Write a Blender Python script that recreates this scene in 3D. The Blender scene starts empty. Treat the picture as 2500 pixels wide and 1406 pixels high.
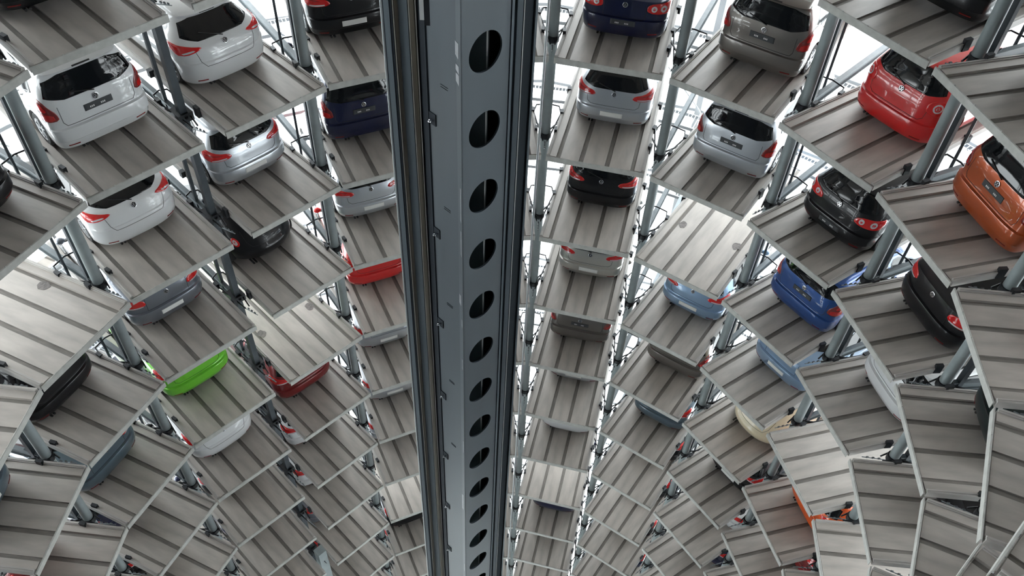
import bpy, bmesh, math, random
from mathutils import Vector, Matrix
from math import sin, cos, pi, radians

random.seed(4)
SC = bpy.context.scene
COL = SC.collection
LH = 2.55                     # storey height
ZC = 43.6                     # camera height above the tower floor
Z0 = ZC - 10.16               # underside of the front edge of the level-0 platforms
PW = 2.26                     # platform width
PL = 5.7                     # platform length

# ------------------------------------------------------------------ camera
F, CX, CY, TILT, ROLL = 2133.3, 1225.1, 775.1, 0.852737, 0.041222
fw = Vector((0, cos(TILT), -sin(TILT))); rt = Vector((1, 0, 0)); up = rt.cross(fw)
R_ = rt * cos(ROLL) + up * sin(ROLL); U_ = -rt * sin(ROLL) + up * cos(ROLL)
cam = bpy.data.cameras.new('camera'); camo = bpy.data.objects.new('camera', cam); COL.objects.link(camo)
M = Matrix((( R_.x, U_.x, -fw.x, 0), (R_.y, U_.y, -fw.y, 0), (R_.z, U_.z, -fw.z, ZC), (0, 0, 0, 1)))
camo.matrix_world = M
cam.sensor_width = 36; cam.sensor_fit = 'HORIZONTAL'; cam.lens = F / 2500 * 36
cam.shift_x = (1250 - CX) / 2500; cam.shift_y = (CY - 703) / 2500
cam.clip_start = 0.05; cam.clip_end = 500
SC.camera = camo

def project(p):
    d = Vector(p) - Vector((0, 0, ZC))
    c = d.dot(fw)
    if c < 0.3: return None
    return CX + F * d.dot(R_) / c, CY - F * d.dot(U_) / c

# ------------------------------------------------------------------ light
w = bpy.data.worlds.new('World'); SC.world = w; w.use_nodes = True
bg = w.node_tree.nodes['Background']
bg.inputs[0].default_value = (0.93, 0.97, 1.0, 1); bg.inputs[1].default_value = 9.8
SC.view_settings.view_transform = 'Standard'; SC.view_settings.look = 'None'
SC.view_settings.gamma = 1; SC.view_settings.use_curve_mapping = False
SC.view_settings.exposure = 0.0

# ------------------------------------------------------------------ materials
def mat(name, col, rough=.5, metal=0., coat=0., noise=0., nscale=8., stretch=None, bump=0., spec=.5, col2=None, detail=6):
    m = bpy.data.materials.new(name); m.use_nodes = True
    nt = m.node_tree; b = nt.nodes['Principled BSDF']
    b.inputs['Base Color'].default_value = (*col, 1); b.inputs['Roughness'].default_value = rough
    b.inputs['Metallic'].default_value = metal; b.inputs['Specular IOR Level'].default_value = spec
    if coat:
        b.inputs['Coat Weight'].default_value = coat; b.inputs['Coat Roughness'].default_value = .03
    if noise or bump or col2:
        tc = nt.nodes.new('ShaderNodeTexCoord'); mp = nt.nodes.new('ShaderNodeMapping')
        nt.links.new(tc.outputs['Object'], mp.inputs[0])
        if stretch: mp.inputs['Scale'].default_value = stretch
        n = nt.nodes.new('ShaderNodeTexNoise'); n.inputs['Scale'].default_value = nscale; n.inputs['Detail'].default_value = detail
        nt.links.new(mp.outputs[0], n.inputs['Vector'])
        if noise or col2:
            r = nt.nodes.new('ShaderNodeMix'); r.data_type = 'RGBA'
            c2 = col2 or tuple(c * (1 - noise) for c in col)
            r.inputs['A'].default_value = (*c2, 1); r.inputs['B'].default_value = (*[min(1, c * (1 + noise * .35)) for c in col], 1)
            mr = nt.nodes.new('ShaderNodeMapRange'); mr.inputs[1].default_value = .32; mr.inputs[2].default_value = .68
            nt.links.new(n.outputs['Fac'], mr.inputs[0]); nt.links.new(mr.outputs[0], r.inputs['Factor'])
            nt.links.new(r.outputs['Result'], b.inputs['Base Color'])
        if bump:
            bp = nt.nodes.new('ShaderNodeBump'); bp.inputs['Strength'].default_value = bump; bp.inputs['Distance'].default_value = .01
            nt.links.new(n.outputs['Fac'], bp.inputs['Height']); nt.links.new(bp.outputs[0], b.inputs['Normal'])
    return m

MT = dict(
    deck=mat('platform_steel', (.47, .43, .392), .48, .0, noise=.2, nscale=2.2, stretch=(.5, 2.2, 1), bump=.12),
    groove=mat('channel_steel', (.235, .215, .195), .7, 0, noise=.25, nscale=6, stretch=(.5, 3, 1)),
    rail=mat('side_rail_steel', (.50, .475, .45), .55, 0, noise=.22, nscale=4, stretch=(.4, 3, 1)),
    lip=mat('front_edge_steel', (.50, .50, .47), .5, .0, noise=.15, nscale=7),
    tube=mat('column_paint', (.29, .335, .34), .42, .1, noise=.12, nscale=3, spec=.6),
    dark=mat('dark_beam_paint', (.055, .068, .08), .45, .1, noise=.2, nscale=5),
    beam=mat('radial_beam_paint', (.16, .185, .20), .5, .1, noise=.15, nscale=4),
    black=mat('black_fitting', (.018, .02, .024), .45, .3),
    chrome=mat('bright_metal', (.75, .76, .78), .2, 1.),
    zinc=mat('galvanised_rod', (.55, .57, .58), .35, .8),
    mast=mat('mast_paint', (.062, .080, .094), .42, .0, noise=.13, nscale=1.6, stretch=(1, 1, .35), bump=.05, spec=.6),
    mastl=mat('mast_guide_paint', (.165, .195, .22), .4, .1, noise=.15, nscale=5, stretch=(2, 2, .05)),
    mastd=mat('mast_dark_and_shade_paint', (.020, .026, .034), .65, 0, spec=.25, noise=.1, nscale=3),
    grease=mat('greasy_brown_rail', (.15, .13, .10), .35, .3, noise=.5, nscale=6, stretch=(6, 6, .1)),
    worn=mat('worn_rail_edge', (.50, .48, .43), .5, .2, noise=.3, nscale=9, stretch=(1, 1, .1)),
    scrape=mat('bare_scrape', (.40, .41, .43), .5, .3, noise=.2),
    glass=mat('car_glass', (.004, .005, .006), .05, 0, coat=0, spec=.45),
    rubber=mat('tyre_rubber', (.016, .016, .017), .75, noise=.2, nscale=20),
    trim=mat('black_plastic', (.014, .014, .015), .5),
    alloy=mat('alloy_silver', (.62, .63, .65), .28, .85),
    red=mat('red_lens', (.62, .012, .012), .12, 0, coat=.8),
    darkred=mat('dark_red_lens', (.22, .012, .012), .12, 0, coat=.8),
    orange=mat('orange_lens', (.85, .16, .02), .15, 0, coat=.8),
    clear=mat('clear_lens', (.75, .72, .74), .12, .3, coat=.8),
    plate=mat('blank_plate', (.80, .80, .78), .45),
    darkplate=mat('dark_plate', (.05, .055, .06), .4),
    white=mat('plate_print', (.8, .8, .8), .5),
    concrete=mat('concrete_floor', (.42, .42, .40), .8, noise=.2, nscale=.6),
    ground=mat('pale_paving', (.74, .75, .75), .85, noise=.1, nscale=.3),
    grate=mat('grating_steel', (.42, .44, .46), .5, .4),
    frame=mat('facade_frame', (.50, .52, .54), .45, .3),
)
def window_mat():
    m = bpy.data.materials.new('facade_glass'); m.use_nodes = True; nt = m.node_tree
    for n in list(nt.nodes):
        if n.type != 'OUTPUT_MATERIAL': nt.nodes.remove(n)
    o = nt.nodes['Material Output']
    t = nt.nodes.new('ShaderNodeBsdfTransparent'); t.inputs[0].default_value = (.94, .97, .965, 1)
    g = nt.nodes.new('ShaderNodeBsdfGlossy'); g.inputs['Roughness'].default_value = .02
    fr = nt.nodes.new('ShaderNodeFresnel'); fr.inputs[0].default_value = 1.45
    mx = nt.nodes.new('ShaderNodeMixShader')
    nt.links.new(fr.outputs[0], mx.inputs[0]); nt.links.new(t.outputs[0], mx.inputs[1]); nt.links.new(g.outputs[0], mx.inputs[2])
    nt.links.new(mx.outputs[0], o.inputs[0]); return m
MT['window'] = window_mat()
MT['strip'] = mat('mast_corner_paint', (.095, .115, .13), .4, .0, noise=.2, nscale=2, stretch=(1, 1, .2), spec=.6)

# ------------------------------------------------------------------ helpers
def tag(o, label=None, cat=None, group=None, kind=None):
    if label: o['label'] = label
    if cat: o['category'] = cat
    if group: o['group'] = group
    if kind: o['kind'] = kind
    return o

def empty(name, loc=(0, 0, 0), rz=0.):
    o = bpy.data.objects.new(name, None); COL.objects.link(o)
    o.location = loc; o.rotation_euler = (0, 0, rz); o.empty_display_size = .2
    return o

def link(name, me, m, parent=None):
    o = bpy.data.objects.new(name, me); COL.objects.link(o)
    if m is not None:
        for mm in (m if isinstance(m, (list, tuple)) else [m]): me.materials.append(mm)
    if parent: o.parent = parent
    return o

def fin(name, bm, m, parent=None, smooth=False, angle=None):
    bmesh.ops.recalc_face_normals(bm, faces=bm.faces)
    me = bpy.data.meshes.new(name)
    if smooth:
        for f in bm.faces: f.smooth = True
        if angle:
            for e in bm.edges:
                if len(e.link_faces) == 2 and e.calc_face_angle(0) > angle: e.smooth = False
    bm.to_mesh(me); bm.free()
    return link(name, me, m, parent)

def box(bm, lo, hi, mi=0, mtx=None):
    vs = []
    for x in (lo[0], hi[0]):
        for y in (lo[1], hi[1]):
            for z in (lo[2], hi[2]):
                v = Vector((x, y, z))
                if mtx: v = mtx @ v
                vs.append(bm.verts.new(v))
    for q in ((0, 1, 3, 2), (4, 6, 7, 5), (0, 4, 5, 1), (2, 3, 7, 6), (0, 2, 6, 4), (1, 5, 7, 3)):
        f = bm.faces.new([vs[i] for i in q]); f.material_index = mi

def bar(bm, a, b, w_, h_, upv=(0, 0, 1)):
    a = Vector(a); b = Vector(b); d = b - a; L = d.length; d.normalize()
    u = Vector(upv); s = d.cross(u)
    if s.length < 1e-4: s = d.cross(Vector((1, 0, 0)))
    s.normalize(); u = s.cross(d)
    m = Matrix(((d.x, s.x, u.x, a.x), (d.y, s.y, u.y, a.y), (d.z, s.z, u.z, a.z), (0, 0, 0, 1)))
    box(bm, (0, -w_ / 2, -h_ / 2), (L, w_ / 2, h_ / 2), 0, m)

def tube(bm, pts, r, n=8, cap=True):
    pts = [Vector(p) for p in pts]; rings = []
    prev = None
    for i, p in enumerate(pts):
        if i == 0: d = pts[1] - p
        elif i == len(pts) - 1: d = p - pts[i - 1]
        else: d = (pts[i + 1] - p).normalized() + (p - pts[i - 1]).normalized()
        d.normalize()
        a = prev if prev is not None else (Vector((0, 0, 1)) if abs(d.z) < .9 else Vector((1, 0, 0)))
        s = (a - d * a.dot(d)).normalized(); prev = s; t = d.cross(s)
        rr = r[i] if isinstance(r, (list, tuple)) else r
        rings.append([bm.verts.new(p + (s * cos(2 * pi * k / n) + t * sin(2 * pi * k / n)) * rr) for k in range(n)])
    for A, B in zip(rings, rings[1:]):
        for k in range(n): bm.faces.new((A[k], A[(k + 1) % n], B[(k + 1) % n], B[k]))
    if cap:
        bm.faces.new(rings[0][::-1]); bm.faces.new(rings[-1])

def prism(bm, poly, z0, z1, closed=True):
    a = [bm.verts.new((x, y, z0)) for x, y in poly]; b = [bm.verts.new((x, y, z1)) for x, y in poly]
    n = len(poly)
    for i in range(n if closed else n - 1):
        bm.faces.new((a[i], a[(i + 1) % n], b[(i + 1) % n], b[i]))
    if closed: bm.faces.new(a[::-1]); bm.faces.new(b)

def lathe(bm, prof, n=28, axis='y'):
    rings = []
    for (r, h) in prof:
        ring = []
        for k in range(n):
            a = 2 * pi * k / n
            ring.append(bm.verts.new((r * cos(a), h, r * sin(a))))
        rings.append(ring)
    for A, B in zip(rings, rings[1:]):
        for k in range(n): bm.faces.new((A[k], A[(k + 1) % n], B[(k + 1) % n], B[k]))
    return rings

def copy_tree(o, parent=None):
    c = o.copy(); COL.objects.link(c); c.parent = parent
    for ch in list(o.children): copy_tree(ch, c)
    return c

# ------------------------------------------------------------------ the ring of bays: centre of the front edge, heading
BAYS = {
 -8:(3.506,2.586,-3.95107), -7:(1.620,1.196,-3.60200), -6:(-0.628,0.536,-3.25294), -5:(-2.967,0.684,-2.90387),
 -4:(-5.114,1.623,-2.55480), -3:(-6.810,3.239,-2.20574), -2:(-7.851,5.338,-1.85667), -1:(-8.107,7.758,-1.49655),
 0:(-7.567,9.953,-1.16168), 1:(-6.315,11.849,-0.80595), 2:(-4.424,13.794,-0.80007), 3:(-2.572,15.121,-0.44400),
 4:(-0.372,15.837,-0.10989), 5:(1.958,15.691,0.21670), 6:(4.138,14.750,0.57997), 7:(5.839,13.117,0.94742),
 8:(6.878,10.986,1.28958), 9:(7.145,8.660,1.63267), 10:(6.622,6.410,1.96927), 11:(5.389,4.504,2.33313)}
CEN = Vector((-0.482, 8.182))
def er(th): return Vector((sin(th), cos(th), 0))
def et(th): return Vector((cos(th), -sin(th), 0))
def lev(l): return Z0 - l * LH
FLOOR_Z = 0.10                 # deck surface above the underside of the front edge

# ------------------------------------------------------------------ setting
def disc(name, r, z, th, m, n=80, hole=0):
    bm = bmesh.new()
    prism(bm, [(CEN.x + r * cos(2 * pi * k / n), CEN.y + r * sin(2 * pi * k / n)) for k in range(n)], z - th, z)
    o = fin(name, bm, m); tag(o, kind='structure'); return o
disc('floor', 15.4, 0.0, .3, MT['concrete'])
disc('ground', 180, -.3, .2, MT['ground'])

RF = 15.2
NF = 20
BACK = -.45
ZT = ZC + 5.0
MT['wall'] = mat('dark_panel', (.11, .115, .12), .8, noise=.2, nscale=.8)
disc('ceiling', 15.4, ZT + .3, .3, MT['wall'])
for k in range(NF):
    a0 = 2 * pi * k / NF + .1; a1 = a0 + 2 * pi / NF
    p0 = Vector((CEN.x + RF * sin(a0), CEN.y + RF * cos(a0))); p1 = Vector((CEN.x + RF * sin(a1), CEN.y + RF * cos(a1)))
    bm = bmesh.new(); d = (p1 - p0).normalized(); n_ = Vector((d.y, -d.x)) * .02
    v = [bm.verts.new((p0.x, p0.y, 0)), bm.verts.new((p1.x, p1.y, 0)), bm.verts.new((p1.x, p1.y, ZT)), bm.verts.new((p0.x, p0.y, ZT))]
    bm.faces.new(v)
    am = (a0 + a1) / 2
    if cos(am) < BACK:
        bm.free(); bm = bmesh.new(); bar(bm, (p0.x, p0.y, ZT / 2), (p1.x, p1.y, ZT / 2), .2, ZT)
        g = fin('back_light_block', bm, MT['wall']); tag(g, kind='structure'); continue  # added unseen screen: keeps rear daylight out where the tower has glass
    g = fin('window_%d' % (k + 1), bm, MT['window']); tag(g, kind='structure')
    bm = bmesh.new()
    bar(bm, (p0.x, p0.y, 0), (p0.x, p0.y, ZT), .12, .18, (d.x, d.y, 0))
    z = .02
    while z < ZT:
        bar(bm, (p0.x, p0.y, z + .05), (p1.x, p1.y, z + .05), .06, .1); z += LH
    fin('window_frame', bm, MT['frame'], g)
    bm = bmesh.new(); q0 = p0 * .985 + CEN * .015; q1 = p1 * .985 + CEN * .015
    for j in (range(0, 12, 4) if k % 2 else range(2, 12, 4)):
        za, zb = Z0 + 2 * LH - (j + 2) * LH, Z0 + 2 * LH - j * LH
        if (k + j // 2) % 2: za, zb = zb, za
        tube(bm, [(q0.x, q0.y, za), (q1.x, q1.y, zb)], .02, 8)
    fin('bracing_rod', bm, MT['frame'], g)

# ------------------------------------------------------------------ parking platform prototype (x outward, y to the left, origin front edge centre, z=underside of edge)
def make_platform():
    root = empty('parking_platform')
    W = PW / 2; fz = FLOOR_Z
    # cross profile y,z,mat  (0 deck, 1 groove)
    prof = [(-W + .075, fz + .03), (-W + .23, fz + .03), (-W + .235, fz - .02), (-W + .315, fz - .02), (-W + .32, fz),
            (-.325, fz), (-.32, fz - .026), (-.225, fz - .026), (-.22, fz), (.275, fz), (.28, fz - .026), (.375, fz - .026), (.38, fz),
            (W - .32, fz), (W - .315, fz - .02), (W - .235, fz - .02), (W - .23, fz + .03), (W - .075, fz + .03)]
    gr = {3, 4, 7, 8, 11, 12, 15, 2, 16, 6 + 1}
    bm = bmesh.new()
    x0, x1 = .05, PL
    top = [[bm.verts.new((x, y, z)) for y, z in prof] for x in (x0, x1)]
    bot = [[bm.verts.new((x, y, fz - .10)) for y, z in (prof[0], prof[-1])] for x in (x0, x1)]
    for i in range(len(prof) - 1):
        f = bm.faces.new((top[0][i], top[0][i + 1], top[1][i + 1], top[1][i]))
        zc = (prof[i][1] + prof[i + 1][1]) / 2
        f.material_index = 1 if zc < fz - .001 and abs(prof[i][1] - prof[i + 1][1]) < .03 else 0
    bm.faces.new((bot[0][0], bot[1][0], bot[1][1], bot[0][1]))
    bm.faces.new((top[0][0], top[1][0], bot[1][0], bot[0][0])); bm.faces.new((top[0][-1], top[1][-1], bot[1][1], bot[0][1]))
    for s in (0, 1): bm.faces.new(top[s] + [bot[s][1], bot[s][0]])
    fin('deck_plate', bm, [MT['deck'], MT['groove']], root)
    # front edge: C section with a rolled top
    bm = bmesh.new()
    poly = [(0, 0), (.012, 0), (.012, .105), (.028, .105), (.028, .128), (.018, .136), (.0, .13)]
    a = [bm.verts.new((x, -W, z)) for x, z in poly]; b = [bm.verts.new((x, W, z)) for x, z in poly]
    n = len(poly)
    for i in range(n): bm.faces.new((a[i], a[(i + 1) % n], b[(i + 1) % n], b[i]))
    bm.faces.new(a[::-1]); bm.faces.new(b)
    for y in (-.55, .1, .62): box(bm, (.0, y - .010, .132), (.018, y + .010, .146))
    fin('edge_plate', bm, MT['lip'], root)
    for s in (-1, 1):
        bm = bmesh.new()
        y0, y1 = s * (W - .075), s * W
        box(bm, (.06, min(y0, y1), 0.02), (PL, max(y0, y1), fz + .055))
        yy = s * (W - .055)
        box(bm, (.06, min(yy, yy + s * .02), fz + .055), (PL, max(yy, yy + s * .02), fz + .075))
        fin('side_rail', bm, MT['rail'], root)
    return root
plat = make_platform()

# wear patch left by tyres is its own small part on a few empty platforms
def wear_mat():
    m = mat('tyre_scuff', (.20, .18, .17), .7, noise=.4, nscale=14, stretch=(3, 1, 1)); return m
SCUFF = wear_mat()

# ------------------------------------------------------------------ cars
def interp(rows, z):
    if z <= rows[0][0]: return rows[0][1:]
    for a, b in zip(rows, rows[1:]):
        if z <= b[0]:
            t = (z - a[0]) / max(1e-6, b[0] - a[0])
            return tuple(p + (q - p) * t for p, q in zip(a[1:], b[1:]))
    return rows[-1][1:]

class Body:
    def __init__(s, rows, Lr=.55, n=2.9, Lf=.55):
        s.rows = rows; s.Lr = Lr; s.n = n; s.Lf = Lf; s.cache = {}
    def outline(s, z, N=22):
        xr, xf, hw = interp(s.rows, z)
        k = hw / s.rows[4][3]
        Lr = s.Lr * (.45 + .55 * k); Lf = s.Lf * (.45 + .55 * k); e = 2 / s.n
        pts = []
        for i in range(-N, N + 1):       # rear, from y=-hw to +hw
            ph = i / N * pi / 2
            pts.append((xr + Lr * (1 - max(0, cos(ph)) ** e), hw * (abs(sin(ph)) ** e) * (1 if ph > 0 else -1)))
        xa, xb = xr + Lr, xf - Lf
        if xb < xa + .05: xb = xa + .05
        for t in (.15, .3, .5, .7, .85): pts.append((xa + (xb - xa) * t, hw))
        for i in range(N, -N - 1, -1):
            ph = i / N * pi / 2
            pts.append((xb + (xf - xb) * max(0, cos(ph)) ** e, hw * (abs(sin(ph)) ** e) * (1 if ph > 0 else -1)))
        for t in (.85, .7, .5, .3, .15): pts.append((xa + (xb - xa) * t, -hw))
        return pts
    def wrap(s, a, z):                   # arc length a from the rear centre line at height z
        key = round(z, 3)
        if key not in s.cache:
            xr, xf, hw = interp(s.rows, z); k = hw / s.rows[4][3]; Lr = s.Lr * (.45 + .55 * k); e = 2 / s.n
            P = [(xr + Lr * (1 - cos(i / 40 * pi / 2) ** e), hw * sin(i / 40 * pi / 2) ** e) for i in range(40)] + [(xr + Lr, hw), (xr + Lr + 2, hw)]
            s.cache[key] = P
        P = s.cache[key]; r = abs(a); sg = 1 if a >= 0 else -1
        for p, q in zip(P, P[1:]):
            d = math.hypot(q[0] - p[0], q[1] - p[1])
            if r <= d: t = r / d; return Vector((p[0] + (q[0] - p[0]) * t, sg * (p[1] + (q[1] - p[1]) * t), z))
            r -= d
        return Vector((*P[-1], z))
    def side(s, x, z, sg):               # side surface
        O = s.outline(z); best = None
        for p, q in zip(O, O[1:]):
            if p[1] > 0 and q[1] > 0 and min(p[0], q[0]) - 1e-6 <= x <= max(p[0], q[0]) + 1e-6 and abs(q[0] - p[0]) > 1e-9:
                t = (x - p[0]) / (q[0] - p[0]); y = p[1] + (q[1] - p[1]) * t
                if best is None or y > best: best = y
        if best is None: best = interp(s.rows, z)[2]
        return Vector((x, sg * best, z))
    def front(s, y, z):
        xr, xf, hw = interp(s.rows, z); k = hw / s.rows[4][3]; Lf = s.Lf * (.45 + .55 * k); e = s.n
        return Vector((xf - Lf * (1 - max(0, 1 - (min(1, abs(y) / hw)) ** e) ** (1 / e)), y, z))
    def mesh(s):
        bm = bmesh.new(); rings = []
        for r in s.rows:
            rings.append([bm.verts.new((x, y, r[0])) for x, y in s.outline(r[0])])
        n = len(rings[0])
        for A, B in zip(rings, rings[1:]):
            for k in range(n): bm.faces.new((A[k], A[(k + 1) % n], B[(k + 1) % n], B[k]))
        bm.faces.new(rings[0][::-1]); bm.faces.new(rings[-1])
        bmesh.ops.remove_doubles(bm, verts=bm.verts, dist=1e-5)
        return bm

def chaikin(P, it=2, keep=.25):
    for _ in range(it):
        Q = []
        for a, b in zip(P, P[1:] + P[:1]):
            Q.append((a[0] + (b[0] - a[0]) * keep, a[1] + (b[1] - a[1]) * keep)); Q.append((b[0] - (b[0] - a[0]) * keep, b[1] - (b[1] - a[1]) * keep))
        P = Q
    return P
def dens(P, step):
    Q = []
    for a, b in zip(P, P[1:] + P[:1]):
        n = max(1, int(math.hypot(b[0] - a[0], b[1] - a[1]) / step))
        for i in range(n): Q.append((a[0] + (b[0] - a[0]) * i / n, a[1] + (b[1] - a[1]) * i / n))
    return Q

def patch(name, outline, fn, m, parent, off=.008, sink=.02, smooth=True, rings=(.0, .3, .6, .85, .96), round_=1, step=.08, dome=0., cen=None):
    P = outline
    if round_: P = chaikin(P, round_, .2)
    P = dens(P, step)
    cx = sum(p[0] for p in P) / len(P); cz = sum(p[1] for p in P) / len(P)
    if cen: cx, cz = cen
    def pt(a, z, o):
        p = fn(a, z); h = 1e-3
        n = (fn(a + h, z) - fn(a - h, z)).cross(fn(a, z + h) - fn(a, z - h)).normalized()
        if n.dot(p - Vector((2.1, 0, .6))) < 0: n = -n
        return p + n * o
    bm = bmesh.new(); R = []
    for r in rings[1:] + (1.,) + (1.001,):
        if r == 1.001: o = -sink
        elif r == 1.: o = off * .3
        else: o = off + dome * (1 - r * r)
        R.append([bm.verts.new(pt(cx + (p[0] - cx) * min(r, 1), cz + (p[1] - cz) * min(r, 1), o)) for p in P])
    c = bm.verts.new(pt(cx, cz, off + dome)); n = len(P)
    for k in range(n): bm.faces.new((c, R[0][k], R[0][(k + 1) % n]))
    for A, B in zip(R, R[1:]):
        for k in range(n): bm.faces.new((A[k], B[k], B[(k + 1) % n], A[(k + 1) % n]))
    return fin(name, bm, m, parent, smooth=smooth, angle=radians(50))

def mirror(P): return [(-a, z) for a, z in P][::-1]

def make_wheel(parent, x, s, R=.315, spokes=5, rim='alloy'):
    bm = bmesh.new(); w2 = .1
    prof = [(R * .62, -w2), (R * .9, -w2), (R * .97, -w2 * .85), (R, -w2 * .6), (R, w2 * .6), (R * .97, w2 * .85), (R * .9, w2), (R * .66, w2 * .92), (R * .66, w2 * .2)]
    lathe(bm, prof, 30)
    wh = fin('wheel', bm, MT['rubber'], parent, smooth=True, angle=radians(40))
    wh.location = (x, s * .79, R)
    if s < 0: wh.rotation_euler = (0, 0, pi)
    bm = bmesh.new()
    lathe(bm, [(R * .60, w2 * .3), (R * .67, w2 * .9), (R * .67, w2 * .98), (R * .60, w2 * .9), (R * .57, w2 * .4)], 30)
    for k in range(spokes):
        a = 2 * pi * k / spokes
        for da in ((-.13, .13) if spokes < 8 else (0,)):
            d = Vector((cos(a + da * 1.6), 0, sin(a + da * 1.6))); d0 = Vector((cos(a), 0, sin(a)))
            bar(bm, d0 * R * .08 + Vector((0, w2 * .75, 0)), d * R * .62 + Vector((0, w2 * .85, 0)), .03, .03, (0, 1, 0))
    r = lathe(bm, [(R * .16, w2 * .5), (R * .16, w2 * .9), (.012, w2 * .95)], 16)
    fin('rim', bm, MT[rim], wh, smooth=True, angle=radians(35))
    bm = bmesh.new()
    lathe(bm, [(R * .62, w2 * .1), (.012, w2 * .1)], 20)
    fin('brake_disc', bm, MT['trim'], wh)
    return wh

def badge(parent, body, z, r=.055):
    bm = bmesh.new()
    c = body.wrap(0, z); t = (body.wrap(0, z + .02) - body.wrap(0, z - .02)).normalized()
    s = Vector((0, -1, 0)); n = s.cross(t); n = n if n.x < 0 else -n
    P = lambda a, b, o: c + s * a + t * b + n * o
    N = 20
    ring = [[bm.verts.new(P(cos(2 * pi * k / N) * rr, sin(2 * pi * k / N) * rr, o)) for k in range(N)] for rr, o in ((r, -.01), (r, .016), (r * .86, .018), (r * .84, .006))]
    for A, B in zip(ring, ring[1:]):
        for k in range(N): bm.faces.new((A[k], A[(k + 1) % N], B[(k + 1) % N], B[k]))
    w_ = r * .15
    L = [(-.42, .74, 0, .08), (.42, .74, 0, .08), (-.78, .3, -.38, -.7), (-.38, -.7, 0, 0), (0, 0, .38, -.7), (.38, -.7, .78, .3)]
    for a, b, c_, d in L:
        bar(bm, P(a * r, b * r, .012), P(c_ * r, d * r, .012), w_, .01, n)
    o = fin('badge', bm, MT['chrome'], parent)
    bm = bmesh.new()
    bm.faces.new([bm.verts.new(P(cos(2 * pi * k / N) * r * .9, sin(2 * pi * k / N) * r * .9, .007)) for k in range(N)])
    fin('badge_field', bm, MT['trim'], o)
    return o

CARS = {}
def build_body(body, wheels, arch=.365):
    bm = body.mesh(); bmesh.ops.recalc_face_normals(bm, faces=bm.faces)
    me = bpy.data.meshes.new('body'); bm.to_mesh(me); bm.free()
    o = bpy.data.objects.new('tmp', me); COL.objects.link(o)
    cut = []
    for x in wheels:
        for s in (-1, 1):
            b2 = bmesh.new(); rr = []
            for y in (.60 * s, 1.1 * s): rr.append([b2.verts.new((x + arch * cos(2 * pi * k / 28), y, .32 + arch * sin(2 * pi * k / 28))) for k in range(28)])
            for k in range(28): b2.faces.new((rr[0][k], rr[0][(k + 1) % 28], rr[1][(k + 1) % 28], rr[1][k]))
            b2.faces.new(rr[0]); b2.faces.new(rr[1][::-1]); bmesh.ops.recalc_face_normals(b2, faces=b2.faces)
            m2 = bpy.data.meshes.new('cut'); b2.to_mesh(m2); b2.free()
            c = bpy.data.objects.new('cut', m2); COL.objects.link(c); cut.append(c)
            md = o.modifiers.new('b', 'BOOLEAN'); md.operation = 'DIFFERENCE'; md.object = c; md.solver = 'EXACT'
    dg = bpy.context.evaluated_depsgraph_get()
    res = bpy.data.meshes.new_from_object(o.evaluated_get(dg))
    for c in cut: bpy.data.objects.remove(c)
    bpy.data.objects.remove(o)
    bm = bmesh.new(); bm.from_mesh(res)
    for f in bm.faces:
        c = f.calc_center_median(); f.material_index = 0; f.smooth = True
        for x in wheels:
            for s in (-1, 1):
                d = math.hypot(c.x - x, c.z - .32)
                if d < arch + .004 and abs(c.y) > .595 and (abs(f.normal.y) < .3 and abs(d - arch) < .006 or abs(abs(c.y) - .6) < .01): f.material_index = 1
        if c.z < .2 or (f.normal.z < -.85 and c.z < .3): f.material_index = 1
    for e in bm.edges:
        if len(e.link_faces) == 2:
            if e.calc_face_angle(0) > radians(38) or e.link_faces[0].material_index != e.link_faces[1].material_index: e.smooth = False
    bm.to_mesh(res); bm.free(); res.name = 'body'
    res.materials.clear(); return res

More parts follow.
